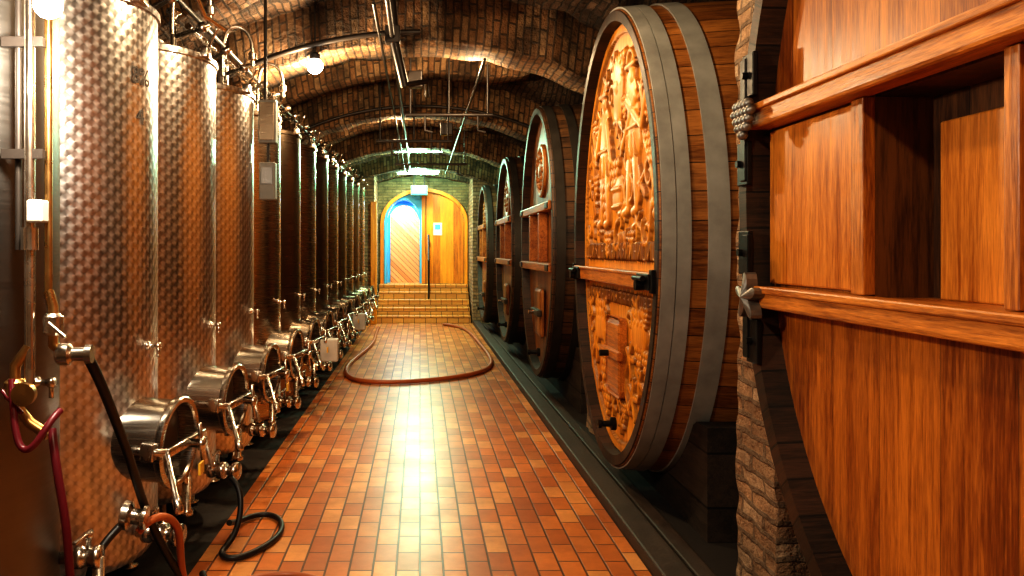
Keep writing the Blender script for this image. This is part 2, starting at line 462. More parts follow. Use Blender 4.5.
def arch_trim():
    bm=bmesh.new(); n=36; rows=[]
    def pt(k,off):
        a=math.pi*k/n
        return (CX-math.cos(a)*(DHW+off), SPR+math.sin(a)*(AP-SPR+off))
    path=[(CX-DHW,PZ,CX-DHW-.08,PZ)]
    for k in range(n+1):
        i=pt(k,0); o=pt(k,.08); path.append((i[0],i[1],o[0],o[1]))
    path.append((CX+DHW,PZ,CX+DHW+.08,PZ))
    for xi,zi,xo,zo in path:
        rows.append([bm.verts.new(p) for p in ((xi,19.02,zi),(xi,18.94,zi),(xo,18.94,zo),(xo,19.02,zo))])
    for a,b_ in zip(rows,rows[1:]):
        for k in range(3): bm.faces.new((a[k],a[k+1],b_[k+1],b_[k]))
    return from_bm('trim_door_arch',bm,M_door)
arch_trim()
def leaf(name, x0,x1,y,mat,parent, th=.05, inset=.0, zf=archz):
    bm=bmesh.new(); n=24
    xs=[x0+(x1-x0)*i/n for i in range(n+1)]
    f=[bm.verts.new((x,y,zf(x)-inset)) for x in xs]
    bo=[bm.verts.new((x,y,PZ)) for x in xs]
    for i in range(n): bm.faces.new((bo[i],bo[i+1],f[i+1],f[i]))
    r=bmesh.ops.extrude_face_region(bm, geom=bm.faces[:])
    for v in r['geom']:
        if isinstance(v,bmesh.types.BMVert): v.co.y+=th
    return from_bm(name,bm,mat,parent)
d1=empty('door_1',(0,0,0))
leaf('leaf',.14,CX+DHW-.01,19.08,M_door,d1)
box('sign',(.42,19.07,2.1),(.21,.01,.30),M_white,d1)
box('sign_green',(.42,19.06,2.15),(.13,.01,.12),M_exit,d1)
cyl('knob',(.22,19.08,1.8),(.22,19.0,1.8),.03,M_brass,d1)
box('mullion',(.085,19.1,(PZ+2.97)/2),(.09,.14,2.97-PZ),M_door,d1,bevel=.01)
d2=empty('door_2',(0,0,0))
LCX=-.395; LHW=.40
def larch(x): return 2.24+.56*math.sqrt(max(0,1-((x-LCX)/LHW)**2))
leaf('leaf',LCX-LHW+.07,LCX+LHW-.02,19.62,M_chev,d2,inset=.10,zf=larch)
def blue_frame():
    bm=bmesh.new(); n=40
    x0,x1=CX-DHW+.01,.05
    xs=[x0+(x1-x0)*i/n for i in range(n+1)]
    def low(x): return larch(x) if abs(x-LCX)<LHW else PZ
    yf,yb=19.12,19.62
    for a,b_ in zip(xs,xs[1:]):
        m=(a+b_)/2
        la,lb=(low(a),low(b_)) if abs(m-LCX)<LHW else (PZ,PZ)
        la=min(la,archz(a)-.01); lb=min(lb,archz(b_)-.01)
        q=[bm.verts.new(p) for p in ((a,yf,la),(b_,yf,lb),(b_,yf,archz(b_)),(a,yf,archz(a)),(a,yb,la),(b_,yb,lb))]
        bm.faces.new(q[:4])
        if la>PZ+.1: bm.faces.new((q[0],q[4],q[5],q[1]))
    for x in (LCX-LHW,LCX+LHW):
        q=[bm.verts.new(p) for p in ((x,yf,PZ),(x,yb,PZ),(x,yb,2.26),(x,yf,2.26))]; bm.faces.new(q)
    q=[bm.verts.new(p) for p in ((x0,yb+.06,PZ),(x1,yb+.06,PZ),(x1,yb+.06,3.),(x0,yb+.06,3.))]; bm.faces.new(q)
    return from_bm('door_frame',bm,M_blue,d2)
blue_frame()
box('sill',(-.37,19.36,PZ-.03),(.84,.5,.06),M_step,d2)
L=bpy.data.lights.new('daylight','AREA'); L.energy=30; L.color=(.50,.78,1.); L.size=.4; L.size_y=.25; L.shape='RECTANGLE'
lo=bpy.data.objects.new('door_daylight',L); lo.location=(-.395,19.30,2.70); COL.objects.link(lo); lo.parent=d2

st=empty('staircase',(0,17.5,0))
ns=5
for i in range(ns):
    z1=PZ*(i+1)/ns; y0=i*.28
    box('step_%d'%(i+1),(.08,(y0+1.47)/2,z1-PZ/ns/2),(2.06,1.47-y0,PZ/ns),M_step,st,bevel=.008)
    box('nosing_%d'%(i+1),(.08,y0-.005,z1-.02),(2.06,.03,.035),M_step,st,bevel=.005)
cyl('rail_post_low',(.2,.72,.48),(.2,.72,1.35),.022,M_black,st)
cyl('rail_post_high',(.2,1.35,PZ),(.2,1.35,PZ+1.15),.022,M_black,st)
cyl('handrail',(.2,.72,1.35),(.2,1.35,PZ+1.15),.024,M_black,st)
box('stair_side_pillar',(-1.0,17.28,1.32),(.13,.14,2.64),M_door,bevel=.01)

es=empty('exit_sign',(-.02,18.50,2.98))
box('panel',(0,0,0),(.36,.05,.2),M_exit,es,bevel=.01)
box('housing',(0,.04,0),(.40,.05,.24),M_greybox,es,bevel=.01)
cyl('hanger_1',(-.12,.04,.1),(-.12,.04,.64),.01,M_conduit,es)
cyl('hanger_2',(.12,.04,.1),(.12,.04,.64),.01,M_conduit,es)

# ------------------------------------------------------------------ casks
def ering(ry,rz,n): return [(ry*math.cos(2*math.pi*i/n), rz*math.sin(2*math.pi*i/n)) for i in range(n)]
def sweep(name, prof, ry, rz, mat, parent, n=128):
    bm=bmesh.new(); uvl=bm.loops.layers.uv.new('UVMap')
    rows=[]
    for x,o in prof:
        rows.append([bm.verts.new((x,y,z)) for y,z in ering(ry+o,rz+o,n)])
    L=[0]
    for a,b_ in zip(prof,prof[1:]): L.append(L[-1]+math.hypot(b_[0]-a[0],b_[1]-a[1]))
    per=2*math.pi*(ry+rz)/2
    per=round(per/.14)*.14
    for k in range(len(prof)-1):
        for i in range(n):
            j=(i+1)%n
            f=bm.faces.new((rows[k][i],rows[k][j],rows[k+1][j],rows[k+1][i])); f.smooth=True
            for l,(kk,ii) in zip(f.loops,((k,i),(k,i+1),(k+1,i+1),(k+1,i))):
                l[uvl].uv=(per*ii/n, L[kk])
    bmesh.ops.recalc_face_normals(bm, faces=bm.faces)
    me=bpy.data.meshes.new(name); bm.to_mesh(me); bm.free()
    o=add(name,me,mat,parent); sharp(o,30); return o

def carve_mesh(name, ry, rz, x, parent, mat, depth=.034):
    ny,nz=380,440
    ys=np.linspace(-ry,ry,ny); zs=np.linspace(-rz,rz,nz)
    Yg,Zg=np.meshgrid(ys,zs,indexing='ij'); H=np.zeros_like(Yg)
    def flat(q): return np.clip(q,0,1)**.35
    def disc(cy,cz,r,h=1.):
        d2=((Yg-cy)**2+(Zg-cz)**2)/r**2
        np.maximum(H, h*flat(1-d2), out=H)
    def caps(p,q,r,h=1.,r2=None):
        r2=r2 or r
        py,pz=p; qy,qz=q; dy,dz=qy-py,qz-pz; l2=dy*dy+dz*dz+1e-9
        t=np.clip(((Yg-py)*dy+(Zg-pz)*dz)/l2,0,1)
        d=np.hypot(Yg-py-t*dy,Zg-pz-t*dz)/(r+(r2-r)*t)
        np.maximum(H,h*flat(1-d*d),out=H)
    def leafs(cy,cz,R,rot,h=.8):
        dy,dz=Yg-cy,Zg-cz; th=np.arctan2(dz,dy)-rot; rr=np.hypot(dy,dz)
        rad=R*(.66+.34*np.cos(5*th))*(.9+.1*np.cos(th))
        m=rr<rad
        hh=h*(.70+.25*np.clip(1-rr/np.maximum(rad,1e-3),0,1)+.10*np.cos(10*th))
        H[m]=np.maximum(H[m],hh[m])
    def vine(pts,r=.022):
        for a,b_ in zip(pts,pts[1:]): caps(a,b_,r,.7)
    def curl(cy,cz,R,a0,turns,sgn=1):
        pts=[]
        for k in range(22):
            t=k/21; a=a0+sgn*turns*2*math.pi*t; rr=R*(1-.8*t)
            pts.append((cy+rr*math.cos(a),cz+rr*math.sin(a)))
        vine(pts,.02)
    def grapes(cy,cz,s=.04):
        for row in range(4):
            for k in range(4-row):
                disc(cy+(k-(3-row)/2)*s*1.7, cz-row*s*1.5, s*.95, .85)
    rnd=random.Random(11)
    e=np.hypot(Yg/ry,Zg/rz)
    H[(e>.955)]=.55
    def figure(cy,cz,s,flip=1):
        disc(cy,cz+.62*s,.09*s,1.1)
        caps((cy-.12*s,cz+.70*s),(cy+.12*s,cz+.70*s),.035*s,1.25)
        caps((cy,cz+.46*s),(cy+.02*flip*s,cz+.12*s),.15*s,.95,.20*s)
        caps((cy-.07*s,cz+.05*s),(cy-.12*s,cz-.38*s),.10*s,.85,.06*s)
        caps((cy+.09*s,cz+.05*s),(cy+.14*s,cz-.38*s),.10*s,.75,.06*s)
        caps((cy-.12*s,cz-.40*s),(cy-.01*s,cz-.42*s),.045*s,.9)
        caps((cy+.14*s,cz-.40*s),(cy+.26*s,cz-.42*s),.045*s,.9)
        caps((cy+.12*s,cz+.44*s),(cy+.28*flip*s,cz+.20*s),.06*s,1.15,.05*s)
        caps((cy+.28*flip*s,cz+.20*s),(cy+.40*flip*s,cz+.42*s),.05*s,1.15,.04*s)
        caps((cy-.12*s,cz+.44*s),(cy-.26*flip*s,cz+.10*s),.06*s,1.15,.045*s)
        caps((cy-.17*s,cz+.22*s),(cy+.19*s,cz+.22*s),.02*s,1.2)
        for q in (-.1,0,.1): caps((cy+q*s,cz+.17*s),(cy+q*1.4*s,cz+.0*s),.012*s,1.15)
        grapes(cy+.42*flip*s,cz+.52*s,.035*s)
    figure(-.38,.52,.85,-1); figure(.38,.46,.85,1)
    caps((0,1.12),(0,.90),.15,.9,.12); disc(0,1.04,.07,1.2)
    caps((-.03,.30),(.03,.30),.13,.85); caps((-.1,.34),(.12,.34),.025,1.15); caps((-.1,.22),(.12,.22),.02,1.1)
    caps((-.60,-.62),(-.44,-.62),.10,.9); caps((.44,-.66),(.62,-.66),.10,.9)
    for sy in (-.52,.53): grapes(sy,-.48,.045)
    placed=[]; tries=0
    while len(placed)<82 and tries<8000:
        tries+=1
        cy,cz=rnd.uniform(-ry,ry),rnd.uniform(-rz,rz)
        if math.hypot(cy/ry,cz/rz)>.87: continue
        if abs(cz+.24)<.22: continue
        if abs(cy)<.66 and .0<cz<1.18 and rnd.random()<.88: continue
        if abs(cy)<.28 and -1.12<cz<-.44: continue
        R=rnd.uniform(.07,.14)
        if any(math.hypot(cy-a,cz-b_)<(R+r_)*.85 for a,b_,r_ in placed): continue
        placed.append((cy,cz,R))
        k=rnd.random()
        if k<.55: leafs(cy,cz,R*1.25,rnd.uniform(0,6.28))
        elif k<.8: curl(cy,cz,R,rnd.uniform(0,6.28),rnd.uniform(.8,1.4),rnd.choice((-1,1)))
        else: grapes(cy,cz+R*.5,R*.34)
    for k in range(4):
        y0=-.8+.5*k; vine([(y0+.12*math.sin(t*.9),-1.15+t*.11) for t in range(6)],.022)
    for y0 in (-.82,.82): vine([(y0*(1-.02*t*t*.3)+.05*math.cos(t*1.2),.05+t*.11) for t in range(9)],.024)
    def letters(z0,z1,lim):
        yy=-lim
        while yy<lim:
            w=rnd.choice((.05,.06,.045)); zm=(z0+z1)/2
            k=rnd.randrange(4)
            caps((yy,z0),(yy,z1),.012,.9)
            if k==0: caps((yy,z1),(yy+w,z1),.011,.9); caps((yy,zm),(yy+w*.8,zm),.011,.9)
            if k==1: caps((yy+w,z0),(yy+w,z1),.011,.9); caps((yy,z1),(yy+w,z0),.011,.9)
            if k==2: caps((yy,z0),(yy+w,z0),.011,.9); caps((yy+w,z0),(yy+w,z1),.011,.9)
            if k==3: caps((yy,z1),(yy+w,z1-.03),.011,.9); caps((yy+w,z1-.03),(yy,zm),.011,.9); caps((yy,zm),(yy+w,z0),.011,.9)
            yy+=w+.05
    letters(-.14,-.04,.92)
    letters(-.44,-.37,.84)
    H=np.clip(H,0,1.25)
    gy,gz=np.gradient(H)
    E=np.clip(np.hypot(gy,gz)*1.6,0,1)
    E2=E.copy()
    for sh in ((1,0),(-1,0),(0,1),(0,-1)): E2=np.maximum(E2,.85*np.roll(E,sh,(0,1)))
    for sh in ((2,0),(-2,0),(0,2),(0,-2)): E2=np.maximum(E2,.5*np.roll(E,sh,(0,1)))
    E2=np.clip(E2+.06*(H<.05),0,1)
    bm=bmesh.new(); V={}
    cl=bm.verts.layers.float.new('carve')
    for i in range(ny):
        for j in range(nz):
            if e[i,j]<=1.0:
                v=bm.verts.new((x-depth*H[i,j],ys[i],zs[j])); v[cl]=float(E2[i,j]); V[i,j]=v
    for i in range(ny-1):
        for j in range(nz-1):
            try: q=(V[i,j],V[i,j+1],V[i+1,j+1],V[i+1,j])
            except KeyError: continue
            f=bm.faces.new(q); f.smooth=True
    me=bpy.data.meshes.new(name); bm.to_mesh(me); bm.free()
    return add(name,me,mat,parent)

def leaf_orn(name,c,s,mat,parent):
    bm=bmesh.new(); n=50; ctr=bm.verts.new((c[0]-.03,c[1],c[2])); ring=[];ring2=[]
    for i in range(n):
        a=2*math.pi*i/n; r=s*(.66+.34*math.cos(5*a+math.pi))
        ring.append(bm.verts.new((c[0]-.012,c[1]+r*math.cos(a-math.pi/2),c[2]+r*math.sin(a-math.pi/2))))
        ring2.append(bm.verts.new((c[0]+.03,c[1]+r*math.cos(a-math.pi/2),c[2]+r*math.sin(a-math.pi/2))))
    for i in range(n):
        j=(i+1)%n; bm.faces.new((ctr,ring[i],ring[j])); bm.faces.new((ring[i],ring2[i],ring2[j],ring[j]))
    return from_bm(name,bm,mat,parent)
def grape_orn(name,c,s,mat,parent):
    bm=bmesh.new(); r=s*.24
    for row in range(5):
        cnt=[4,5,4,3,1][row]
        for k in range(cnt):
            mtx=Matrix.Translation((c[0]-r*.4, c[1]+(k-(cnt-1)/2)*r*1.7, c[2]+s*.55-row*r*1.4))
            bmesh.ops.create_uvsphere(bm,u_segments=12,v_segments=8,radius=r,matrix=mtx)
    return from_bm(name,bm,mat,parent,True)

def chord(ry,rz,z): return ry*math.sqrt(max(0,1-(z/rz)**2))
def hsbox(name,x0,x1,ya,yb,za,zb,mat,parent,bevel=.008):
    return box(name,((x0+x1)/2,(ya+yb)/2,(za+zb)/2),(x1-x0,abs(yb-ya),zb-za),mat,parent,bevel)

def cask(yc, zc=1.67, ry=1.40, rz=1.485, depth=2.1, a=1.30, style='dark'):
    P=empty('wine_cask',(a,yc,zc))
    T=.085
    bul=.06
    n=14
    prof=[(.12,-T),(.0,-T+.012),(-.0,-.004),(.008,0)]+[(depth*t/n, bul*math.sin(math.pi*t/n)) for t in range(1,n+1)]+[(depth,-T),(depth-.1,-T)]
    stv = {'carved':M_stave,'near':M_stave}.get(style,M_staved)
    sweep('staves',prof,ry,rz,stv,P)
    sweep('chime',[(.10,-T-.002),(-.006,-T+.01),(-.008,-.01),(.02,.006)],ry,rz,M_rim,P)
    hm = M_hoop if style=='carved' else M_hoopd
    def hoop(t0,t1):
        f=lambda t: bul*math.sin(math.pi*t/depth)+.001
        sweep('hoop',[(t0,f(t0)),(t0,f(t0)+.012),(t1,f(t1)+.012),(t1,f(t1))],ry,rz,hm,P)
    if style=='carved': hl=[(.012,.085),(.09,.165),(.255,.37),(.95,1.05),(1.6,1.7)]
    elif style=='near': hl=[(.03,.13),(.35,.45),(.9,1.0)]
    else: hl=[(.03,.12),(.22,.31),(.5,.6),(.95,1.05),(1.6,1.7)]
    for h in hl: hoop(*h)
    hy,hz=ry-T,rz-T
    oy0,oy1,oz0,oz1 = 1.845-yc, 2.43-yc, 1.455-zc, 2.065-zc
    if style=='carved':
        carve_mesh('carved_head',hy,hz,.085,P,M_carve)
    else:
        bm=bmesh.new()
        if style=='near':
            ysl=sorted(set(list(np.linspace(-hy,hy,90))+[oy0,oy1]))
            for y0,y1 in zip(ysl,ysl[1:]):
                c0,c1=chord(hz,hy,y0),chord(hz,hy,y1)
                segs=[(-c0,-c1,c0,c1)]
                if y0>=oy0-1e-6 and y1<=oy1+1e-6: segs=[(-c0,-c1,oz0,oz0),(oz1,oz1,c0,c1)]
                for b0,b1,t0,t1 in segs:
                    q=[bm.verts.new(p) for p in ((.085,y0,b0),(.085,y1,b1),(.085,y1,t1),(.085,y0,t0))]
                    try: bm.faces.new(q)
                    except: pass
        else:
            q=[bm.verts.new((.085,y,z)) for y,z in ering(hy,hz,96)]; bm.faces.new(q)
        me=bpy.data.meshes.new('head'); bm.to_mesh(me); bm.free()
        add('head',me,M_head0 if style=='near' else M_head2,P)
    bm=bmesh.new(); q=[bm.verts.new((depth-.08,y,z)) for y,z in ering(hy,hz,64)]; bm.faces.new(q)
    from_bm('back_head',bm,M_staved,P)
    zb=1.42-zc
    if style=='carved':
        c=chord(hy,hz,zb)-.004
        hsbox('batten',-.02,.08,-c,c,zb-.05,zb+.05,M_frame,P,.012)
        hsbox('batten_lip',-.03,.0,-c,c,zb+.03,zb+.055,M_frame,P,.008)
        for s in (-1,1):
            y=s*(c-.10)
            hsbox('latch_plate',-.04,-.018,y-.12,y+.12,zb-.045,zb+.045,M_iron,P,.004)
            hsbox('latch_strap',-.03,-.004,s*(c+.03)-.025,s*(c+.03)+.025,zb-.06,zb+.07,M_iron,P,.004)
            cyl('latch_bolt',(-.03,y,zb-.02),(-.08,y,zb-.02),.03,M_iron,P)
            cyl('latch_ring',(-.06,y-.09,zb+.02),(-.06,y+.09,zb+.02),.016,M_iron,P)
        hsbox('manway_door',.03,.08,-.20,.20,-1.08,-.54,M_frame,P,.05)
        hsbox('manway_yoke',.0,.04,-.25,.25,-.82,-.76,M_frame,P,.01)
        cyl('manway_screw',(.0,0,-.79),(-.06,0,-.79),.022,M_iron,P)
        lathe('tap',(.05,0,-1.28),(-1,0,0),[(.045,0),(.045,.03),(.022,.04),(.02,.09),(.03,.10),(.03,.12),(.0,.125)],M_iron,P)
    elif style=='near':
        zt=2.11-zc
        for nm,z,hh in (('batten_low',zb,.040),('batten_top',zt,.042)):
            c=chord(hy,hz,abs(z)+hh)-.004
            hsbox(nm,-.02,.08,-c,c,z-hh,z+hh,M_frame,P,.012)
            hsbox(nm+'_lip',-.035,-.015,-c,c,z+hh-.022,z+hh+.004,M_frame,P,.006)
        for nm,y0,y1 in (('post_1',2.43,2.50),('post_2',1.795,1.845),('post_3',1.15,1.23)):
            hsbox(nm,.045,.084,y0-yc,y1-yc,zb+.042,zt-.045,M_framev,P,.004)
        D=.26
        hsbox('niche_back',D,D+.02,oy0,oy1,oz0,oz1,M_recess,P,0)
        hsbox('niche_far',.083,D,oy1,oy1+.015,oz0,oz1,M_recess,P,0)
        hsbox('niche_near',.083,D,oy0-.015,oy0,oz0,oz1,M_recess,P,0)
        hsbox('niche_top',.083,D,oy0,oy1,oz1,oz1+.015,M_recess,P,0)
        hsbox('niche_floor',.05,D,oy0,oy1,oz0-.015,oz0,M_cell,P,0)
        hsbox('niche_panel',D-.04,D,oy0,oy1-.09,oz0,oz1-.09,M_cell,P,.006)
        c=chord(hy,hz,.5)
        hsbox('cell_panel',.06,.084,2.51-yc,1.02*c,zb+.05,zt-.05,M_cell,P,.008)
        hsbox('cell_panel_near',.06,.084,1.24-yc,1.79-yc,zb+.05,zt-.05,M_cell,P,.008)
        for nm,z in (('strap_low',zb),('strap_top',zt)):
            for dz in (-.17,.17):
                y=chord(ry,rz,z+dz)-.07
                hsbox(nm,-.024,-.004,y-.055,y+.045,z+dz-.085,z+dz+.085,M_iron,P,.004)
                cyl('strap_bolt',(-.02,y,z+dz),(-.045,y,z+dz),.014,M_iron,P,12)
            y=chord(ry,rz,z)-.07
            hsbox(nm+'_link',-.03,-.01,y-.03,y+.02,z-.24,z+.24,M_iron,P,.004)
        leaf_orn('vine_leaf_cast',(-.05,chord(ry,rz,zb)-.15,zb+.0),.095,M_cast,P)
        grape_orn('grape_cast',(-.05,chord(ry,rz,zt)-.15,zt+.0),.085,M_cast,P)
    else:
        zt=2.05-zc
        for nm,z in (('batten_low',zb),('batten_top',zt)):
            c=chord(hy,hz,abs(z)+.05)-.004
            hsbox(nm,-.03,.08,-c,c,z-.045,z+.045,M_frame2,P,.012)
            for s in (-1,1): hsbox('strap',-.042,-.028,s*(c-.1)-.09,s*(c-.1)+.09,z-.03,z+.03,M_iron,P,.004)
        for y in (-.35,.35): hsbox('post',-.02,.08,y-.035,y+.035,zb+.05,zt-.05,M_frame2,P,.008)
        hsbox('manway_door',.02,.08,-.22,.22,-1.05*rz/1.485,-.52,M_head2,P,.04)
        hsbox('manway_yoke',-.02,.03,-.28,.28,-.82,-.75,M_hoopd,P,.01)
        cyl('manway_screw',(.0,0,-.785),(-.08,0,-.785),.022,M_fit,P)
        bm=bmesh.new()
        bm_lathe(bm,(.09,0,.80),(-1,0,0),[(.30,0),(.30,.03),(.26,.045),(.25,.025),(.10,.03),(.06,.05),(0,.055)],40)
        for k in range(12):
            t=2*math.pi*k/12
            bmesh.ops.create_uvsphere(bm,u_segments=10,v_segments=6,radius=.035,matrix=Matrix.Translation((.06,.18*math.cos(t),.80+.18*math.sin(t))))
        from_bm('medallion',bm,M_head2,P,True)
        lathe('tap',(.05,0,-rz+.26),(-1,0,0),[(.045,0),(.045,.03),(.025,.04),(.02,.10),(.03,.11),(.03,.14),(.0,.145)],M_iron,P)
    for xk in (.28, depth-.55):
        bm=bmesh.new(); bs=bul*math.sin(math.pi*(xk+.12)/depth)+.014; m=40
        ww=ry*.95; top=[]
        zf=-zc
        for i in range(m+1):
            y=-ww+2*ww*i/m
            z=-(rz+bs)*math.sqrt(max(0,1-(y/(ry+bs))**2))-.002
            z=max(min(z,-zc+.62),zf+.012)
            top.append((y,z))
        fr=[[bm.verts.new((x,y,z)) for y,z in top] for x in (xk,xk+.24)]
        fb=[[bm.verts.new((x,y,zf-.008)) for y,z in top] for x in (xk,xk+.24)]
        for i in range(m):
            bm.faces.new((fr[0][i],fr[0][i+1],fr[1][i+1],fr[1][i]))
            bm.faces.new((fb[0][i],fb[0][i+1],fb[1][i+1],fb[1][i]))
            for s in (0,1): bm.faces.new((fb[s][i],fb[s][i+1],fr[s][i+1],fr[s][i]))
        for i in (0,m): bm.faces.new((fb[0][i],fb[1][i],fr[1][i],fr[0][i]))
        from_bm('cradle',bm,M_beam,P)
    return P
cask(1.85, style='near', zc=1.83, rz=1.60)
cask(5.53, style='carved', ry=1.19, rz=1.545, zc=1.68)
cask(9.02, ry=1.22, rz=1.50, zc=1.69)
cask(12.45, ry=1.22, rz=1.42, zc=1.60)
cask(15.75, ry=1.22, rz=1.33, zc=1.52, a=1.22)

# ------------------------------------------------------------------ tanks
R=.50; TOP=2.73; BOT=.20
def tank_mesh():
    bm=bmesh.new(); uvl=bm.loops.layers.uv.new('UVMap'); n=72
    prof=[(.05,BOT-.06),(.38,BOT-.03),(.47,BOT),(R,BOT+.05),(R,TOP-.02),(R+.012,TOP-.02),(R+.012,TOP+.012),(R-.01,TOP+.02),(.20,TOP+.10),(.20,TOP+.13),(.0,TOP+.14)]
    rows=[[bm.verts.new((r*math.cos(2*math.pi*i/n),r*math.sin(2*math.pi*i/n),z)) for i in range(n)] for r,z in prof]
    for k in range(len(prof)-1):
        for i in range(n):
            j=(i+1)%n; f=bm.faces.new((rows[k][i],rows[k][j],rows[k+1][j],rows[k+1][i])); f.smooth=True
            for l,(kk,ii) in zip(f.loops,((k,i),(k,i+1),(k+1,i+1),(k+1,i))): l[uvl].uv=(round(2*math.pi*R/.070)*.070*ii/n, prof[kk][1])
    me=bpy.data.meshes.new('shell'); bm.to_mesh(me); bm.free()
    return me
TM=tank_mesh()
MAX=Vector((1,-.13,-.05)).normalized(); MB=Vector((.30,-.08,.76))
def fittings_mesh(manway=True):
    bm=bmesh.new()
    ax=MAX; a,b,_=frame(ax)
    e=MB+ax*.40
    if manway:
        rot=Matrix((ax,a,b)).transposed()
        bm_box(bm,e,(.03,.40,.04),.006,rot)
        bm_lathe(bm,e,ax,[(.02,0),(.02,.06),(.03,.065),(.03,.09),(0,.092)],16)
        bm_lathe(bm,e+ax*.07-b*.10+a*.04,b-a*.35,[(.010,0),(.010,.21)],12)
        for s in (1,-1): bm_lathe(bm,e+a*.2*s,ax*-1,[(.018,0),(.018,.20)],12)
        bm_lathe(bm,e-a*.2,Vector((.35,-.5,-.75)),[(.013,0),(.013,.20),(.020,.21),(.020,.27),(0,.275)],12)
        bm_lathe(bm,e+a*.2,Vector((.15,.3,-1)),[(.012,0),(.012,.18),(.02,.19),(0,.2)],12)
        bm_box(bm,e-a*.2-ax*.08,(.06,.05,.08),.006,rot)
    p=Vector((.42,-.12,.34)); dx=Vector((1,-.25,0)).normalized()
    bm_lathe(bm,p,dx,[(.027,0),(.027,.10),(.047,.10),(.047,.125),(.04,.13),(.04,.17),(.047,.175),(.047,.20),(.027,.205),(.027,.25),(.05,.25),(.05,.28),(.0,.285)],20)
    bm_lathe(bm,p+dx*.15,(0,0,1),[(.012,0),(.012,.09),(.018,.09),(.018,.11),(0,.11)],12)
    bm_box(bm,p+dx*.15+Vector((.0,-.06,.11)),(.02,.16,.01),.003)
    p=Vector((.44,.16,.50)); dx=Vector((1,.1,0)).normalized()
    bm_lathe(bm,p,dx,[(.022,0),(.022,.09),(.04,.09),(.04,.115),(.034,.12),(.034,.15),(.04,.155),(.04,.18),(.0,.182)],20)
    bm_lathe(bm,p+dx*.135,(0,0,1),[(.01,0),(.01,.07),(.016,.07),(.016,.09),(0,.09)],12)
    bm_box(bm,p+dx*.135+Vector((.0,-.05,.09)),(.018,.14,.01),.003)
    bm_lathe(bm,p+dx*.17,(0,0,-1),[(.022,0),(.022,.16),(.03,.165),(.03,.19),(.0,.19)],14)
    p=Vector((R-.01,-.06,1.17)); dx=Vector((1,-.1,0)).normalized()
    bm_lathe(bm,p,dx,[(.02,0),(.02,.015),(.011,.02),(.011,.05),(.016,.052),(.016,.07),(0,.072)],14)
    bm_lathe(bm,p+dx*.06,(0,0,-1),[(.008,0),(.008,.05)],10)
    bm_lathe(bm,(.0,.0,TOP+.13),(0,0,1),[(.05,0),(.05,.05),(.03,.055),(.03,.10),(.055,.105),(.055,.13),(.04,.15),(0,.17)],18)
    bm_lathe(bm,(.30,-.12,TOP+.06),(0,0,1),[(.018,0),(.018,.12),(.035,.12),(.035,.14),(.02,.145),(.02,.19),(.045,.195),(.04,.22),(0,.235)],16)
    bm_lathe(bm,(.30,-.12,TOP+.12),(1,-.1,.30),[(.014,0),(.014,.16),(.03,.16),(.03,.20),(.012,.205),(.012,.23),(0,.23)],14)
    bm_lathe(bm,(.40,.16,TOP+.03),(.8,.2,.55),[(.012,0),(.012,.14),(.022,.14),(.022,.19),(0,.19)],12)
    bm_box(bm,(.49,-.14,TOP+.02),(.05,.10,.06),.006)
    bm_lathe(bm,(.51,-.14,TOP+.06),(.5,-.2,.9),[(.008,0),(.008,.10),(.015,.11),(0,.13)],10)
    for k in range(4):
        t=math.pi/4+k*math.pi/2
        bm_lathe(bm,(.40*math.cos(t),.40*math.sin(t),.012),(0,0,1),[(.05,0),(.05,.012),(.026,.015),(.026,.24)],14)
    bmesh.ops.recalc_face_normals(bm,faces=bm.faces)
    me=bpy.data.meshes.new('fittings'); bm.to_mesh(me); bm.free()
    for p in me.polygons: p.use_smooth=True
    me.materials.append(M_fit)
    return me
FM=fittings_mesh(); FM0=fittings_mesh(False)
def lid_mesh():
    bm=bmesh.new()
    bm_lathe(bm,MB,MAX,[(.185,0),(.185,.335),(.20,.34),(.205,.35),(.205,.37),(.198,.378),(.178,.375),(.172,.365),(.172,.27)],48)
    nf=len(bm.faces)
    bm_lathe(bm,MB,MAX,[(.0,.27),(.06,.275),(.13,.30),(.17,.29),(.1715,.271)],40)
    bm.faces.ensure_lookup_table()
    for f in bm.faces[nf:]: f.material_index=1
    bmesh.ops.recalc_face_normals(bm,faces=bm.faces)
    me=bpy.data.meshes.new('manway'); bm.to_mesh(me); bm.free()
    for p in me.polygons: p.use_smooth=True
    me.materials.append(M_manway); me.materials.append(M_steelg)
    o=bpy.data.objects.new('tmp',me); sharp(o,30); bpy.data.objects.remove(o)
    return me
LM=lid_mesh()
NT=13
for k in range(NT):
    y=2.72+1.03*k; x=-1.75+.018*(y-4)
    e=empty('wine_tank',(x,y,-.01))
    me=TM.copy()
    me.materials.append(M_steelg if k==0 else (M_swirl if k in(1,2,3) else (M_steeld if k%2 else M_steel)))
    o=add('shell',me,None,e); sharp(o,40)
    add('fittings',FM0 if k==0 else FM,None,e)
    if k: add('manway',LM,None,e)
    if k in (1,3,5,8):
        box('tag',(.80,-.26,.66),(.01,.06,.05),M_yellow,e)
    if k in (5,8):
        box('gauge_box',(.80,-.1,.64),(.17,.12,.22),M_lgrey,e,bevel=.012)
        cyl('gauge_bracket',(.45,-.1,.64),(.74,-.1,.64),.015,M_fit,e)
    if k==1:
        for txt,zz in (('8%',2.36),('4',2.18)):
            cu=bpy.data.curves.new('chalk_mark','FONT'); cu.body=txt; cu.size=.11; cu.extrude=.001; cu.align_x='CENTER'
            to=bpy.data.objects.new('chalk_mark',cu); cu.materials.append(M_chalk); COL.objects.link(to); to.parent=e
            th=math.radians(-14)
            to.location=(.505*math.cos(th),.505*math.sin(th),zz); to.rotation_euler=(math.radians(90),0,math.radians(90)+th)

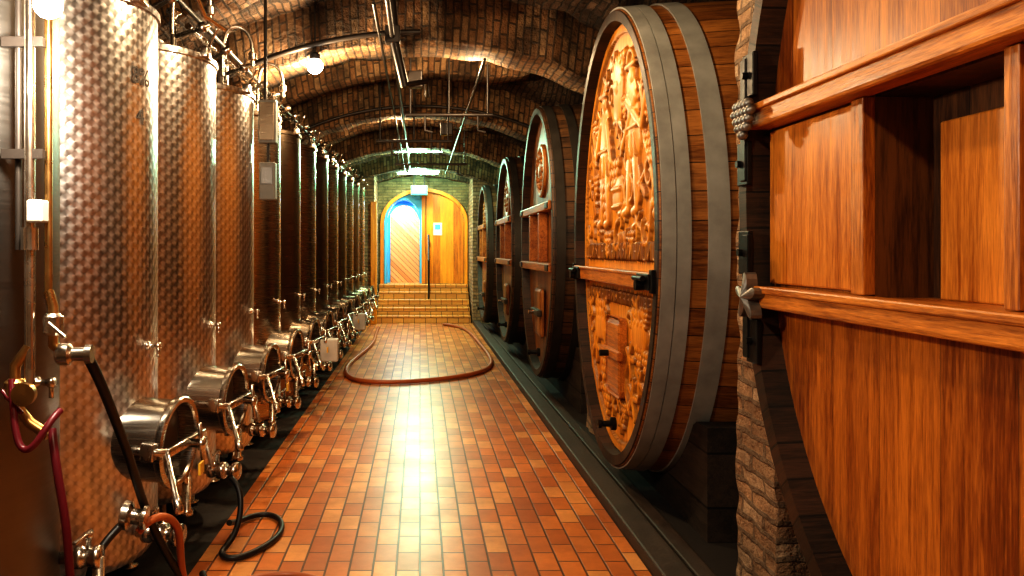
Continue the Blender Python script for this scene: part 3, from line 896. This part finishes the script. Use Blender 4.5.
# ------------------------------------------------------------------ left service pipes
sp=empty('service_pipes',(-1.19,2.50,0))
for nm,xx,yy,r,z0,z1,m in (('riser_1',-.03,.0,.016,1.15,2.75,M_fit),('riser_2',.015,.03,.012,1.45,2.75,M_brass),('riser_3',-.075,.02,.010,1.60,2.75,M_conduit)):
    cyl(nm,(xx,yy,z0),(xx,yy,z1),r,m,sp)
box('valve_box',(.0,-.01,1.72),(.05,.05,.07),M_lgrey,sp,bevel=.006)
cyl('valve_collar',(-.03,0,1.60),(-.03,0,1.67),.026,M_fit,sp)
polytube('elbow_pipe',[(-.03,0,1.30),(-.07,-.01,1.24),(-.07,-.01,1.12),(-.03,0,1.06),(.03,0,1.02)],.017,M_brass,sp)
polytube('branch_pipe',[(.015,.03,1.47),(.03,.03,1.42),(.03,.03,1.30),(.06,.04,1.27),(.11,.05,1.27)],.016,M_brass,sp)
lathe('ball_valve_1',(-.07,-.01,1.20),(0,0,-1),[(.02,0),(.032,.01),(.032,.06),(.02,.07)],M_brass,sp)
lathe('ball_valve_2',(.03,.03,1.40),(0,0,-1),[(.02,0),(.03,.01),(.03,.06),(.02,.07)],M_fit,sp)
lathe('union',(.04,.03,1.27),(1,.1,0),[(.025,0),(.035,.01),(.035,.04),(.022,.05),(.022,.09),(.03,.09),(.03,.11)],M_fit,sp)
lathe('pressure_gauge',(-.02,-.03,1.16),(.1,-1,0),[(.01,0),(.01,.02),(.035,.02),(.035,.045),(0,.046)],M_brass,sp)
cyl('lever_1',(-.10,-.03,1.165),(-.03,-.05,1.10),.007,M_redhose,sp)
cyl('lever_2',(.03,.0,1.37),(.09,-.02,1.33),.007,M_fit,sp)
box('bracket_1',(-.05,.0,1.9),(.13,.02,.03),M_conduit,sp)
box('bracket_2',(-.05,.0,2.25),(.13,.02,.03),M_conduit,sp)

h=empty('transfer_hose',(0,0,0))
tube('hose',[(-1.07,2.56,1.27),(-1.05,2.6,1.2),(-1.06,2.75,1.05),(-1.08,3.0,.8),(-1.10,3.2,.55),(-1.05,3.35,.30),(-.98,3.5,.08),(-1.0,3.75,.03),(-1.06,3.9,.022)],.017,M_black,h)
h=empty('red_hose',(0,0,0))
tube('hose_1',[(-1.15,2.50,1.04),(-1.13,2.47,.98),(-1.11,2.46,.88),(-1.08,2.45,.75),(-1.07,2.45,.55),(-1.05,2.5,.2),(-1.06,2.7,.03),(-1.0,3.2,.022)],.013,M_redhose,h)
tube('hose_2',[(-1.26,2.47,1.2),(-1.24,2.44,1.1),(-1.22,2.42,.98),(-1.16,2.42,1.0),(-1.13,2.44,1.08),(-1.12,2.49,1.1)],.011,M_redhose,h)
h=empty('brown_floor_hose',(0,0,0))
tube('hose',[(-1.10,3.12,.50),(-1.05,3.15,.56),(-1.0,3.25,.52),(-1.0,3.35,.40),(-1.02,3.4,.2),(-1.0,3.6,.03),(-.80,3.93,.022),(-.47,3.9,.022),(-.3,3.6,.022)],.016,M_hose,h)
lathe('coupling',(-1.16,3.10,.575),(1,.05,-.15),[(.03,0),(.055,.01),(.055,.035),(.03,.045),(.03,.08),(.045,.085),(.045,.10),(0,.1)],M_fit,h)
tube('loop',[(-1.13,3.1,.56),(-1.2,3.0,.50),(-1.24,2.95,.38),(-1.22,2.98,.22),(-1.14,3.1,.12),(-1.05,3.3,.04)],.015,M_black,h)
h=empty('black_floor_hose',(0,0,0))
tube('hose',[(-1.05,4.45,.33),(-.98,4.40,.30),(-.97,4.35,.12),(-1.02,4.25,.03),(-1.05,4.15,.022),(-.95,4.06,.02),(-.82,4.25,.02),(-.76,4.5,.02),(-.84,4.78,.02),(-1.0,4.80,.02),(-1.06,4.60,.03),(-1.05,4.4,.10)],.016,M_black,h)
h=empty('long_floor_hose',(0,0,0))
tube('hose',[(-.84,16.2,.03),(-.84,15,.03),(-.75,13.6,.03),(-.90,12.0,.03),(-1.0,10.9,.03),(-.95,10.0,.03),(-.70,9.5,.03),(-.24,9.5,.03),(.24,9.7,.03),(.70,10.1,.03),(1.0,10.8,.03),(1.04,12.0,.03),(1.0,13.5,.03),(.98,15.0,.03),(.85,16.5,.03),(.5,16.9,.03)],.028,M_hose,h)

cb=empty('control_box',(-1.13,5.95,2.55))
box('housing',(0,0,0),(.13,.10,.32),M_greybox,cb,bevel=.01)
box('lid',(0,-.055,0),(.11,.01,.28),M_steeld,cb,bevel=.004)
cyl('conduit',(-.02,.0,.16),(-.02,.0,.94),.012,M_conduit,cb)
cyl('conduit_low',(-.0,.0,-.16),(-.0,.0,-.30),.01,M_conduit,cb)
box('display_box',(.0,0,-.44),(.12,.09,.28),M_greybox,cb,bevel=.01)
box('display',(.0,-.05,-.40),(.08,.01,.12),M_steelg,cb)

# ------------------------------------------------------------------ ceiling conduits
cc=empty('ceiling_conduits',(0,0,0))
def vp(x,y,d=.10): return (x,y,barrel(x)-d)
def arc(name,x0,x1,y,d,r,m=M_conduit):
    n=max(6,int(abs(x1-x0)/.1)); polytube(name,[vp(x0+(x1-x0)*i/n,y,d) for i in range(n+1)],r,m,cc)
arc('arch_conduit_1',-2.1,0.0,6.68,.36,.024)
arc('arch_conduit_2',-2.1,.9,3.22,.36,.018)
arc('arch_conduit_3',-1.8,1.6,10.12,.36,.02)
arc('arch_conduit_4',-2.0,-.5,4.6,.08,.016)
arc('arch_conduit_5',-1.9,.4,8.2,.08,.016)
polytube('long_conduit',[(-.22,3.0,3.30),(-.22,18.0,3.30)],.020,M_conduit,cc)
polytube('long_conduit_2',[(-.32,5.5,3.30),(-.32,17.4,3.30)],.012,M_conduit,cc)
polytube('long_conduit_3',[(.55,6.8,3.22),(.55,17.0,3.22)],.014,M_conduit,cc)
polytube('long_conduit_4',[(-1.35,4.2,3.00),(-1.35,16.0,3.00)],.016,M_conduit,cc)
polytube('drop_pipe',[(-.24,6.4,3.74),(-.20,6.4,3.25),(-.12,6.4,2.90)],.035,M_conduit,cc)
box('junction_box',(-.22,6.4,3.32),(.12,.10,.14),M_conduit,cc,bevel=.01)
box('junction_box_2',(-.05,7.9,3.28),(.14,.12,.16),M_conduit,cc,bevel=.01)
box('junction_box_3',(.35,10.6,3.20),(.16,.12,.16),M_conduit,cc,bevel=.01)
polytube('cross_pipe',[(-.12,6.4,2.92),(.05,6.5,2.97),(.06,7.1,2.97)],.022,M_conduit,cc)
for y,z,x0,x1 in ((8.3,3.0,-.15,.75),(10.0,2.96,-.55,.4),(12.6,2.95,-.4,.75)):
    polytube('hanger_bar',[(x0,y,z),(x1,y,z)],.018,M_conduit,cc)
    for x in (x0+.05,(x0+x1)/2,x1-.05): polytube('hanger_rod',[(x,y,z),(x,y,barrel(x)-.02)],.011,M_conduit,cc)
    for x in (x0+.2,x1-.15): polytube('hook',[(x,y,z),(x,y,z-.16),(x+.08,y,z-.18)],.013,M_conduit,cc)
for (x,y) in ((-1.42,3.45),(-1.38,4.45),(-1.36,5.5),(-1.34,6.6)):
    tube('swan_neck',[(x,y,2.80),(x,y,3.0),(x+.02,y,3.12),(x+.12,y+.02,3.16),(x+.20,y+.04,3.08),(x+.20,y+.04,2.96)],.014,M_fit,cc)
    lathe('swan_valve',(x+.20,y+.04,2.97),(0,0,-1),[(.018,0),(.03,.01),(.03,.05),(.015,.06),(.015,.10)],M_fit,cc,16)
polytube('bent_pipe_left',[(-1.18,4.1,3.50),(-1.18,4.1,2.98),(-1.16,4.3,2.86),(-1.1,4.5,2.84)],.015,M_fit,cc)
polytube('product_line',[(-1.45,5.0,3.0),(-1.38,10,3.0),(-1.3,15.5,3.0)],.022,M_fit,cc)
for k in range(3,13):
    y=2.72+1.03*k; polytube('drop',[(-1.41+.018*(y-7),y+.1,3.0),(-1.41+.018*(y-7),y+.1,2.78)],.014,M_fit,cc)

# ------------------------------------------------------------------ lamps
def lamp(x,y,z,power,col=(1,.78,.5),r=.04,size=.07):
    e=empty('ceiling_lamp',(x,y,z))
    top=barrel(x)-z
    bm=bmesh.new(); bmesh.ops.create_uvsphere(bm,u_segments=20,v_segments=12,radius=r)
    from_bm('bulb',bm,M_glow,e,True)
    lathe('socket',(0,0,r*.7),(0,0,1),[(.03,0),(.045,.01),(.045,.05),(.02,.07)],M_conduit,e,18)
    if top-.07>0: cyl('stem',(0,0,.07),(0,0,top-.0),.008,M_conduit,e,10)
    l=bpy.data.lights.new('lamp_light','POINT'); l.energy=power; l.color=col; l.shadow_soft_size=size
    o=bpy.data.objects.new('lamp_light',l); COL.objects.link(o); o.parent=e; o.location=(0,0,-r-size-.01)
    return e
WARM=(1.,.73,.43)
lamp(-.88,6.70,3.14,135,WARM,r=.065)
lamp(-1.06,2.28,2.30,90,(1,.88,.70))
lamp(.0,.5,3.25,92,(1,.79,.52))  # added lamp above the camera, out of view, as fill light
lamp(.30,4.05,3.52,70,WARM)  # added lamp, hidden behind a rib to light the vault beyond
lamp(.5,7.55,3.46,62,WARM)  # another added lamp, out of sight past the next rib
lamp(-.3,11.0,3.5,80,WARM)  # added as well, tucked behind a rib to brighten the far bay
def fluor(x,y,z,down,up,cd,cu_,rod):
    tl=empty('fluorescent_light',(x,y,z))
    cyl('tube',(-.45,0,0),(.45,0,0),.02,M_glowg,tl)
    box('batten_housing',(0,0,.05),(1.0,.08,.05),M_white,tl,bevel=.008)
    cyl('rod_1',(-.3,0,.07),(-.3,0,rod),.008,M_conduit,tl); cyl('rod_2',(.3,0,.07),(.3,0,rod),.008,M_conduit,tl)
    l=bpy.data.lights.new('tube_light','AREA'); l.shape='RECTANGLE'; l.size=.9; l.size_y=.1; l.energy=down; l.color=cd
    o=bpy.data.objects.new('tube_light',l); COL.objects.link(o); o.parent=tl; o.location=(0,0,-.05)
    l=bpy.data.lights.new('tube_spill','POINT'); l.energy=up; l.color=cu_; l.shadow_soft_size=.08
    o=bpy.data.objects.new('tube_spill',l); COL.objects.link(o); o.parent=tl; o.location=(0,-.25,-.10)
fluor(-.05,18.0,3.32,42,85,(1.,.90,.50),(.42,1.,.78),.36)
fluor(-.05,14.75,3.42,50,170,(1.,.85,.5),(.50,1.,.68),.30)  # second tube added past the rib to light the vault green

w=bpy.data.worlds.new('world'); S.world=w; w.use_nodes=True
w.node_tree.nodes['Background'].inputs[0].default_value=(.5,.45,.4,1); w.node_tree.nodes['Background'].inputs[1].default_value=.1

# ------------------------------------------------------------------ camera
cam=bpy.data.cameras.new('camera'); co=bpy.data.objects.new('camera',cam); COL.objects.link(co)
co.location=(0,0,1.6); co.rotation_euler=(math.radians(90),0,0)
cam.sensor_width=36; cam.lens=28.125; cam.shift_x=.0898; cam.shift_y=-.0371; cam.clip_start=.05
S.camera=co
